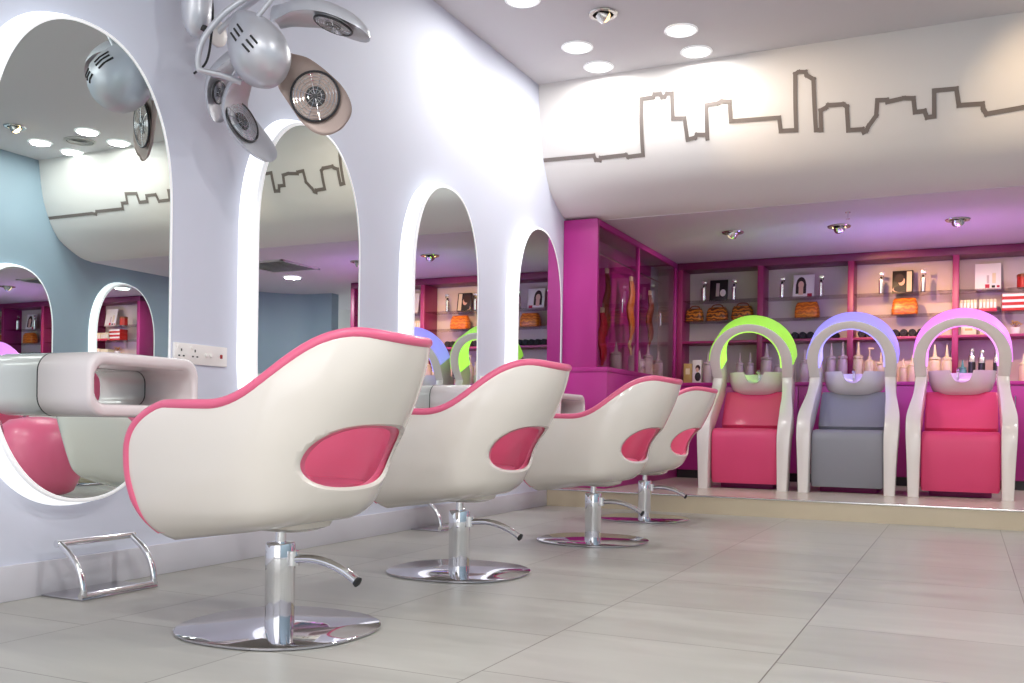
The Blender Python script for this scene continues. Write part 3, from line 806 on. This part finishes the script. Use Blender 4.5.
def bag(label, x, z, w, h, m, handle):
    t = thing('vanity_bag', label, 'bag', (x, 9.83, z), random.uniform(-.08, .08), 'leather bags on the glass shelf')
    rings = []
    for k, s in ((0, .92), (.04, .99), (.35, 1.0), (.75, .93), (.95, .84), (1, .78)):
        rings.append([(a * s, b * (s if k < .8 else s * .8), k * h) for a, b in rrect(w, .12, .035, 4)])
    loft('body', rings, m, t, sharp=50)
    tube('zip', [(-w * .40, 0, h * 1.0), (0, 0, h * 1.015), (w * .40, 0, h * 1.0)], .006, M['h_brown'], t, 8)
    if handle: tube('handle', smooth_path([(-w * .3, 0, h * .97), (-w * .18, 0, h * 1.22), (w * .18, 0, h * 1.22), (w * .3, 0, h * .97)], 5), .006, M['h_brown'], t, 8)
    return t
bag('striped brown bag at the left end of the lower glass shelf', .455, S2, .18, .13, M['tiger'], True)
bag('striped brown bag, middle of the three on the lower glass shelf', .69, S2, .215, .135, M['tiger'], True)
bag('striped brown bag nearest the upright on the lower glass shelf', .95, S2, .22, .14, M['tiger'], True)
bag('plain amber bag below the long-haired portrait card', 1.585, S2, .235, .155, M['amber'], False)
bag('plain amber bag glowing in warm light below the dark portrait card', 2.48, S2, .235, .155, M['amber'], False)

tw = None
for grp, xs in (('left of the blue arch', [1.40, 1.475, 1.55, 1.625, 1.70, 1.775, 1.85]), ('between blue and pink arches', [2.10, 2.175, 2.25, 2.325, 2.40, 2.475, 2.55, 2.625])):
    for x in xs:
        lab = 'black rolled towel in the row on the magenta shelf ' + grp
        if tw is None or True:
            bm = bmesh.new(); add_lathe(bm, [(.030, 0), (.036, .006), (.036, .152), (.030, .158)], n=18, M4=Matrix.Rotation(PI / 2, 3, 'X'))
            o = from_bm('rolled_towel', bm, M['towel']); o.location = (x, 9.93, S1 + .0365)
            bm = bmesh.new(); sp_ = [(.003 * i ** .9 * math.cos(i * .7), -.1585, .003 * i ** .9 * math.sin(i * .7)) for i in range(1, 14)]
            add_tube(bm, sp_, .0015, 5); from_bm('rolled_end', bm, M['dark'], o)
            tag(o, lab, 'towel', 'rolled towels ' + grp)

def carton(label, x, y, z, s, m, rz=0, band=None, group=None, name='carton'):
    t = thing(name, label, 'box', (x, y, z), rz, group)
    box('body', (0, 0, s[2] / 2), s, m, t, .002)
    if band: box('printed_band', (0, -s[1] / 2 - .0008, s[2] * band[1]), (s[0] * band[2], .0015, s[2] * band[3]), band[0], t, 0)
    return t
carton('gold carton standing at the left end of the counter', .462, 9.58, CT, (.085, .06, .20), M['gold'], .05, (M['beige'], .6, .5, .3))
c = carton('white carton with a dark portrait print on the counter', .560, 9.57, CT, (.09, .06, .235), M['card'], -.05, None)
for nm, cx, cz, sx, sz, m in (('printed_hair', .012, .155, .05, .06, M['hair']), ('printed_face', .006, .135, .032, .045, M['skin']), ('printed_jacket', .012, .065, .062, .09, M['darkcard'])):
    bm = bmesh.new(); add_lathe(bm, [(1, 0), (1, 1)], n=18)
    for v in bm.verts:
        q = v.co.copy(); v.co = Vector((q.x * sx / 2 + cx, -.0305 - q.z * (.001 if nm != 'printed_face' else .002), q.y * sz / 2 + cz))
    from_bm(nm, bm, m, c)
tray_g = 'cream cosmetic boxes in magenta trays'
for k, (x0, ps) in enumerate(((2.955, 'left'), (3.115, 'right'))):
    tr = thing('display_tray', 'magenta display tray of cream boxes, the %s one under the white card' % ps, 'tray', (x0 + .07, 9.82, S2), 0)
    lo_hi('bottom', (-.075, -.06, 0), (.075, .06, .008), M['crimson'], tr, .001); lo_hi('front_edge', (-.075, -.064, 0), (.075, -.06, .03), M['crimson'], tr, .001)
    for j in range(5):
        carton('slim cream box standing in the %s magenta tray' % ps, x0 + .012 + j * .029, 9.82, S2 + .009, (.024, .09, .105), M['beige'], 0, (M['card'], .5, .7, .5), tray_g + ', ' + ps)
for j, (lab) in enumerate(('lowest', 'middle', 'topmost')):
    carton('red and white carton, %s of the stack at the right edge' % lab, 3.40, 9.82, S2 + .0005 + j * .052, (.20, .14, .051), M['redbox'], 0, (M['card'], .72, .98, .45), 'stacked red cartons')
carton('beige carton on the magenta shelf, left one above the pink-violet arch', 3.03, 9.82, S1, (.125, .12, .10), M['beige'], 0, (M['gold'], .5, .5, .2))
carton('beige carton on the magenta shelf, right one above the pink-violet arch', 3.19, 9.82, S1, (.135, .12, .09), M['beige'], 0, (M['gold'], .5, .4, .2))
fl = thing('flower_arrangement', 'yellow flowers in a small white pot on the magenta shelf', 'flowers', (3.41, 9.80, S1))
lathe('pot', [(.03, 0), (.036, .01), (.042, .06), (.038, .062), (.036, .05)], M['card'], fl, n=18)
for k in range(9):
    a = k * 2.4; r = .012 + .005 * k; c = Vector((r * math.cos(a), r * math.sin(a), .09 + .008 * (k % 4)))
    bm = bmesh.new()
    for j in range(6):
        R3 = Matrix.Rotation(j * PI / 3, 3, 'Z'); q = [(0, 0, 0), (.008, -.006, .004), (.02, 0, .008), (.008, .006, .004)]
        bm.faces.new([bm.verts.new(c + R3 @ Vector(p)) for p in q])
    add_lathe(bm, [(.003, -.004), (.006, 0), (.003, .006)], c, 8)
    from_bm('blossom', bm, M['yellow'], fl)
    tube('stem', [(0, 0, .055), c], .002, M['h_brown'], fl, 5)
jr = thing('round_tin', 'round orange tin at the right edge of the upper shelf', 'tin', (3.475, 9.84, S3))
lathe('body', [(.05, 0), (.055, .005), (.055, .10), (.052, .102)], M['redbox'], jr, n=24); lathe('lid', [(.057, .102), (.057, .122), (.05, .128)], M['h_brown'], jr, n=24)

# ------------------------------------------------------------------ sunflower hair dryer on the wall
D0 = Vector((.46, 3.02, 2.112))
cam_p = Vector((3.031, 0, .65))
vt = (cam_p - D0).normalized()                 # towards the client side of the room
rt = Vector((0, 0, 1)).cross(vt).normalized() * 1.0
upv = vt.cross(rt).normalized()
def dp(a, b, c): return rt * a + upv * b + vt * c
dr = thing('hair_dryer', 'silver multi-arm hair dryer with round grilles, mounted above the mirrors', 'hair dryer', D0)
# egg-shaped hub
ax = dp(.25, -.42, .87).normalized(); q = ax.to_track_quat('Z', 'Y').to_matrix()
tilt = dp(-.35, .93, .1).normalized()
yv = (tilt - ax * tilt.dot(ax)).normalized(); xv = yv.cross(ax); Q = Matrix((xv, yv, ax)).transposed()
prof = [(.002, -.30), (.03, -.29), (.055, -.25), (.085, -.17), (.108, -.08), (.119, 0), (.114, .05), (.094, .095), (.062, .125), (.028, .14), (.002, .144)]
bm = bmesh.new(); add_lathe(bm, prof, n=40)
for v in bm.verts: v.co = Q @ Vector((v.co.x * 1.0, v.co.y * 1.10, v.co.z))
from mathutils.bvhtree import BVHTree
bmesh.ops.triangulate(bm, faces=[f for f in bm.faces if len(f.verts) > 4]); hub_tree = BVHTree.FromBMesh(bm)
from_bm('hub', bm, M['silver'], dr, 60)
def hub_surf(a, b):
    hit = hub_tree.ray_cast(dp(a, b, 1), -vt)
    return hit[0] + vt * .0005
for ga, gb, sc_ in ((-.036, .030, 1), (-.086, .066, .8)):
    for k in (-1, 0, 1):
        ca, cb = ga + k * .015 * sc_, gb + k * .017
        tube('vent_slot', [hub_surf(ca - q_ * .013 * sc_, cb + q_ * .013) for q_ in (-1, -.5, 0, .5, 1)], .0045, M['hole'], dr, 8)
def petal(base, mid, tip, face, width, gr, m, gpos=.66, blunt=False, th0=.05):
    """spoon-shaped arm; face = direction its hollow side looks"""
    P = smooth_path([base, mid, tip], 30); n = len(P); rings = []
    fv = face.normalized(); K = 12
    for i, p in enumerate(P):
        s = i / (n - 1); tg = (P[min(i + 1, n - 1)] - P[max(i - 1, 0)]).normalized()
        f = (fv - tg * fv.dot(tg)).normalized(); w = tg.cross(f)
        ee = .66 if blunt else .60; hw = width / 2 * (sinterp(s, [0, .15, .35, ee], [.42, .46, .80, 1.0]) if s < ee else max(.02, 1 - ((s - ee) / (1 - ee)) ** 2.2) ** .5)
        th = th0 * sinterp(s, [0, .3, .7, .93, 1], [.9, .9, .8, .4, .1])
        ring = []
        for k in range(K + 1):           # rounded back
            a = PI * k / K; ring.append(p + w * (hw * math.cos(a)) - f * (th * math.sin(a)))
        for k in range(1, K):            # shallow hollow face
            a = PI * k / K; ring.append(p - w * (hw * .97 * math.cos(a)) - f * (.012 * math.sin(a)))
        rings.append(ring)
    arm = loft('arm', rings, m, dr, sharp=50)
    i = int(gpos * (n - 1)); p = P[i]; tg = (P[i + 1] - P[i - 1]).normalized(); f = (fv - tg * fv.dot(tg)).normalized(); w = tg.cross(f)
    B = Matrix((w, tg, f)).transposed()
    def put(nm, bmx, mm):
        for v in bmx.verts: v.co = B @ v.co + p + f * .002
        return from_bm(nm, bmx, mm, arm)
    bmx = bmesh.new(); add_tube(bmx, [(gr * math.cos(2 * PI * k / 36), gr * math.sin(2 * PI * k / 36), .003) for k in range(36)], .005, 8, True); g0 = put('grille_ring', bmx, M['dark'])
    bmx = bmesh.new(); add_lathe(bmx, [(gr * .98, -.006), (gr * .95, .001), (gr * .5, -.004), (.002, -.004)], n=32); put('reflector', bmx, M['taupe'] if m is M['taupe'] else M['silver'])
    bmx = bmesh.new(); add_lathe(bmx, [(gr * .42, -.002), (gr * .40, .004), (.002, .004)], n=24); put('heater_core', bmx, M['dark'])
    bmx = bmesh.new()
    for rr in (.28, .5, .64, .78, .9): add_tube(bmx, [(gr * rr * math.cos(2 * PI * k / 32), gr * rr * math.sin(2 * PI * k / 32), .006) for k in range(32)], .0013, 5, True)
    for k in range(12):
        a = 2 * PI * k / 12; add_tube(bmx, [(gr * .1 * math.cos(a), gr * .1 * math.sin(a), .006), (gr * math.cos(a), gr * math.sin(a), .005)], .0011, 5)
    put('grille_wires', bmx, M['chrome'])
    return arm
petal(dp(.06, .115, -.10), dp(.22, .15, -.02), dp(.43, .098, .03), dp(-.10, -.95, .30), .20, .078, M['silver'], th0=.085)
petal(dp(.05, .0, -.12), dp(.19, -.11, -.07), dp(.335, -.258, .0), dp(-.15, .12, 1), .225, .10, M['taupe'], .62, True)
petal(dp(-.015, -.03, -.22), dp(-.09, -.24, -.24), dp(.07, -.43, -.22), dp(.85, .22, .46), .22, .094, M['silver'], .6)
petal(dp(-.06, .0, -.22), dp(-.16, -.12, -.28), dp(-.165, -.30, -.28), dp(.75, -.1, .45), .16, .045, M['silver'])
# swivel bracket and wall arm
wallp = Vector((.012, 3.27, 2.36)) - D0
tube('support_arm', smooth_path([dp(-.07, -.12, -.09), dp(-.15, -.10, -.09), dp(-.225, -.09, -.08), dp(-.236, -.078, -.08), dp(-.236, -.03, -.08), dp(-.215, .035, -.09), dp(-.143, .13, -.10), dp(-.05, .205, -.12), dp(.03, .25, -.2), wallp + Vector((.1, 0, .06)), wallp], 6), .0125, M['silver'], dr, 12)
tube('pivot_link', [dp(-.02, .12, -.02), dp(.04, .20, -.02), dp(.06, .235, -.02)], .010, M['silver'], dr, 10)
lathe('pivot_knob', [(.016, 0), (.018, .01), (.016, .03)], M['silver'], dr, dp(.062, .235, -.03), 14)
lathe('wall_plate', [(.06, 0), (.06, .012), (.045, .02)], M['plastic'], dr, wallp - Vector((.012, 0, 0)), 24, Matrix.Rotation(PI / 2, 3, 'Y'))

# second dryer pod hanging at the top of the picture
pd = thing('dryer_pod', 'silver rounded dryer pod hanging at the top edge, above and right of the nearest mirror', 'hair dryer', (.16, 2.985, 2.335))
bm = bmesh.new(); add_lathe(bm, [(.002, -.125), (.03, -.118), (.052, -.09), (.064, -.03), (.068, .05), (.066, .16), (.055, .25), (.03, .30), (.002, .31)], n=32)
for v in bm.verts: v.co = Vector((v.co.x * .8, v.co.y * 1.05, v.co.z))
from_bm('body', bm, M['silver'], pd, 60)
lathe('air_inlet', [(.016, -.012), (.018, 0), (.016, .008)], M['hole'], pd, (.035, .005, -.092), 14)
tube('wall_bracket', [(-.04, 0, .18), (-.158, 0, .18)], .014, M['silver'], pd, 10)
tube('cable', smooth_path([(-.02, .05, .20), (.0, .09, .05), (-.02, .105, -.10), (-.06, .12, -.18), (-.152, .15, -.20)], 6), .005, M['rubber'], pd, 8)

# ------------------------------------------------------------------ lamps
def light(name, kind, loc, energy, color=(1, 1, 1), size=.15, rot=(0, 0, 0), spot=None, blend=1.0, parent=None):
    l = bpy.data.lights.new(name, kind); l.energy = energy; l.color = color
    if kind == 'AREA': l.shape = 'DISK'; l.size = size
    else: l.shadow_soft_size = size
    if kind == 'SPOT': l.spot_size = math.radians(spot); l.spot_blend = blend
    o = bpy.data.objects.new(name, l); COL.objects.link(o); o.location = loc; o.rotation_euler = rot
    if parent is not None: o.parent = parent
    return o

def downlight(label, x, y, z, e=26, group='round white downlights in the ceiling', col=(1, .99, .97)):
    t = thing('ceiling_downlight', label, 'ceiling light', (x, y, z), 0, group)
    lathe('trim_ring', [(.108, 0), (.112, -.006), (.104, -.012), (.092, -.010), (.090, 0)], M['lip'], t, n=32)
    lathe('diffuser', [(.091, -.0005), (.088, -.006), (.002, -.0075)], M['lamp'], t, n=32)
    light('lamp', 'AREA', (0, 0, -.02), e, col, .17, parent=t)
    return t
for x, y, l in ((.55, 6.20, 'round white downlight, front left of the cluster of four'), (.56, 6.60, 'round white downlight, rear left of the cluster of four'),
                (1.285, 6.205, 'round white downlight, front right of the cluster of four'), (1.285, 6.60, 'round white downlight, rear right of the cluster of four')):
    downlight(l, x, y, CEIL, 6)
for x, y, l in ((4.45, 6.26, 'front left'), (4.46, 6.63, 'rear left'), (5.16, 6.33, 'front right'), (5.15, 6.68, 'rear right')):
    downlight('round white downlight seen in the nearest mirror, %s of its group' % l, x, y, CEIL, 6)
downlight('round downlight cut by the top edge of the photo', .515, 5.37, CEIL, 8)
for x, y in ((2.1, -1.6), (2.1, .6), (3.4, -1.6), (3.4, .6), (3.4, 2.9), (4.8, -1.6), (4.8, .6), (4.8, 2.9)):  # unseen downlights added to lift the general light in the room
    downlight('unseen round downlight added to the ceiling for fill light', x, y, CEIL, 24, 'unseen fill downlights added above the camera')
downlight('round downlight under the soffit seen in the second mirror', 4.3, 9.05, SOF, 22)

def spot_fix(label, x, y, z, aim, bulb, e=0, ang=50, col=(1, .72, .42), group='adjustable spotlights'):
    t = thing('ceiling_spotlight', label, 'ceiling light', (x, y, z), 0, group)
    lathe('trim_ring', [(.075, 0), (.095, -.004), (.09, -.012), (.066, -.012), (.064, 0)], M['brushed'], t, n=28)
    d = (Vector(aim) - Vector((x, y, z))).normalized(); q = d.to_track_quat('Z', 'Y').to_matrix()
    lathe('lamp_head', [(.03, -.04), (.046, -.01), (.050, .02), (.046, .02), (.03, -.01)], M['brushed'], t, (0, 0, -.012), 20, q)
    lathe('bulb', [(.036, .005), (.038, .022), (.026, .040), (.002, .048)], bulb, t, (0, 0, -.012), 18, q)
    if e:
        o = light('lamp', 'SPOT', d * .055 + Vector((0, 0, -.02)), e, col, .03, spot=ang, parent=t)
        o.rotation_euler = (-d).to_track_quat('Z', 'Y').to_euler()
    return t
spot_fix('recessed spotlight in the main ceiling near the downlights', .90, 5.76, CEIL, (2.15, 6.9, 2.5), M['dimb'], 50, 62)
spot_fix('recessed spotlight beyond the upper right corner of the photo', 3.2, 5.76, CEIL, (3.6, 6.85, 2.6), M['dimb'], 34, 75)
spot_fix('recessed spotlight seen reflected at the left edge of the nearest mirror', 4.95, 5.9, CEIL, (4.6, 6.9, 2.2), M['warm'], 0)
spot_fix('leftmost recessed spotlight under the soffit', 1.18, 8.30, SOF, (.25, 8.9, 1.6), M['dimb'], 34, 90, (1, .88, .76))
spot_fix('middle recessed spotlight under the soffit, shining warm', 2.045, 8.37, SOF, (2.5, 9.95, 1.70), M['warm'], 115, 54, (1, .60, .26))
spot_fix('rightmost recessed spotlight under the soffit', 2.94, 8.43, SOF, (3.2, 9.9, 1.5), M['dimb'], 55, 70, (1, .72, .46))
spr = thing('ceiling_sprinkler', 'small sprinkler head on the soffit above the middle spotlight', 'sprinkler', (2.17, 7.86, SOF))
lathe('escutcheon', [(.022, 0), (.02, -.005)], M['chrome'], spr, n=16); lathe('stem', [(.006, -.004), (.006, -.05)], M['chrome'], spr, n=8); lathe('deflector', [(.016, -.05), (.016, -.053)], M['chrome'], spr, n=12)

rv = thing('ceiling_vent', 'round ceiling vent between the downlights reflected in the nearest mirror', 'vent', (4.78, 6.46, CEIL))
lathe('vent_ring', [(.14, 0), (.145, -.008), (.12, -.012), (.118, 0)], M['vent'], rv, n=32)
for r in (.095, .065, .035): lathe('vent_cone', [(r, -.001), (r + .012, -.010), (r + .008, -.011), (r - .004, -.002)], M['vent'], rv, n=28)
gv = thing('soffit_vent', 'slatted rectangular vent under the soffit seen in the second mirror', 'vent', (3.95, 8.35, SOF))
lo_hi('backing', (-.30, -.30, -.004), (.30, .30, -.001), M['hole'], gv, 0)
bm = bmesh.new()
for s in (-1, 1): add_box(bm, (s * .31, 0, -.007), (.03, .65, .014)); add_box(bm, (0, s * .31, -.007), (.65, .03, .014))
from_bm('vent_frame', bm, M['vent'], gv, 30)
for k in range(9): box('slat', (0, -.26 + k * .065, -.009), (.60, .03, .004), M['vent'], gv, 0, Matrix.Rotation(.5, 3, 'X'))

# coloured light thrown by the arches and the shelf

# ------------------------------------------------------------------ world, camera, colour management
w = bpy.data.worlds.new('daylight'); SC.world = w; w.use_nodes = True
bg = w.node_tree.nodes['Background']; bg.inputs[0].default_value = (.96, .975, 1, 1); bg.inputs[1].default_value = 1.9

cam = bpy.data.cameras.new('camera'); co = bpy.data.objects.new('camera', cam); COL.objects.link(co)
PSI = math.radians(25.3735); ROLL = math.radians(.831)
cam.sensor_width = 36; cam.lens = 36 * 960.1 / 1024; cam.clip_start = .05; cam.clip_end = 100
Fv = Vector((-math.sin(PSI), math.cos(PSI), 0)); Rv = Vector((math.cos(PSI), math.sin(PSI), 0)); Uv = Vector((0, 0, 1))
Rr = Rv * math.cos(ROLL) + Uv * math.sin(ROLL); Ur = Uv * math.cos(ROLL) - Rv * math.sin(ROLL)
Mx = Matrix((Rr, Ur, -Fv)).transposed().to_4x4(); Mx.translation = Vector((3.031, 0, .65)); co.matrix_world = Mx
dx, dy = (512 - 512), (423.26 - 341.5)
cam.shift_x = 0; cam.shift_y = dy / 1024
SC.camera = co
SC.view_settings.view_transform = 'Standard'; SC.view_settings.look = 'None'; SC.view_settings.gamma = 1; SC.view_settings.exposure = .3
try: SC.view_settings.use_curve_mapping = False
except Exception: pass
c = SC.cycles
c.use_denoising = True
try: c.denoiser = 'OPENIMAGEDENOISE'
except Exception: pass
c.max_bounces = 10; c.glossy_bounces = 8; c.diffuse_bounces = 5; c.transparent_max_bounces = 12; c.sample_clamp_indirect = 4
c.caustics_reflective = False; c.caustics_refractive = False
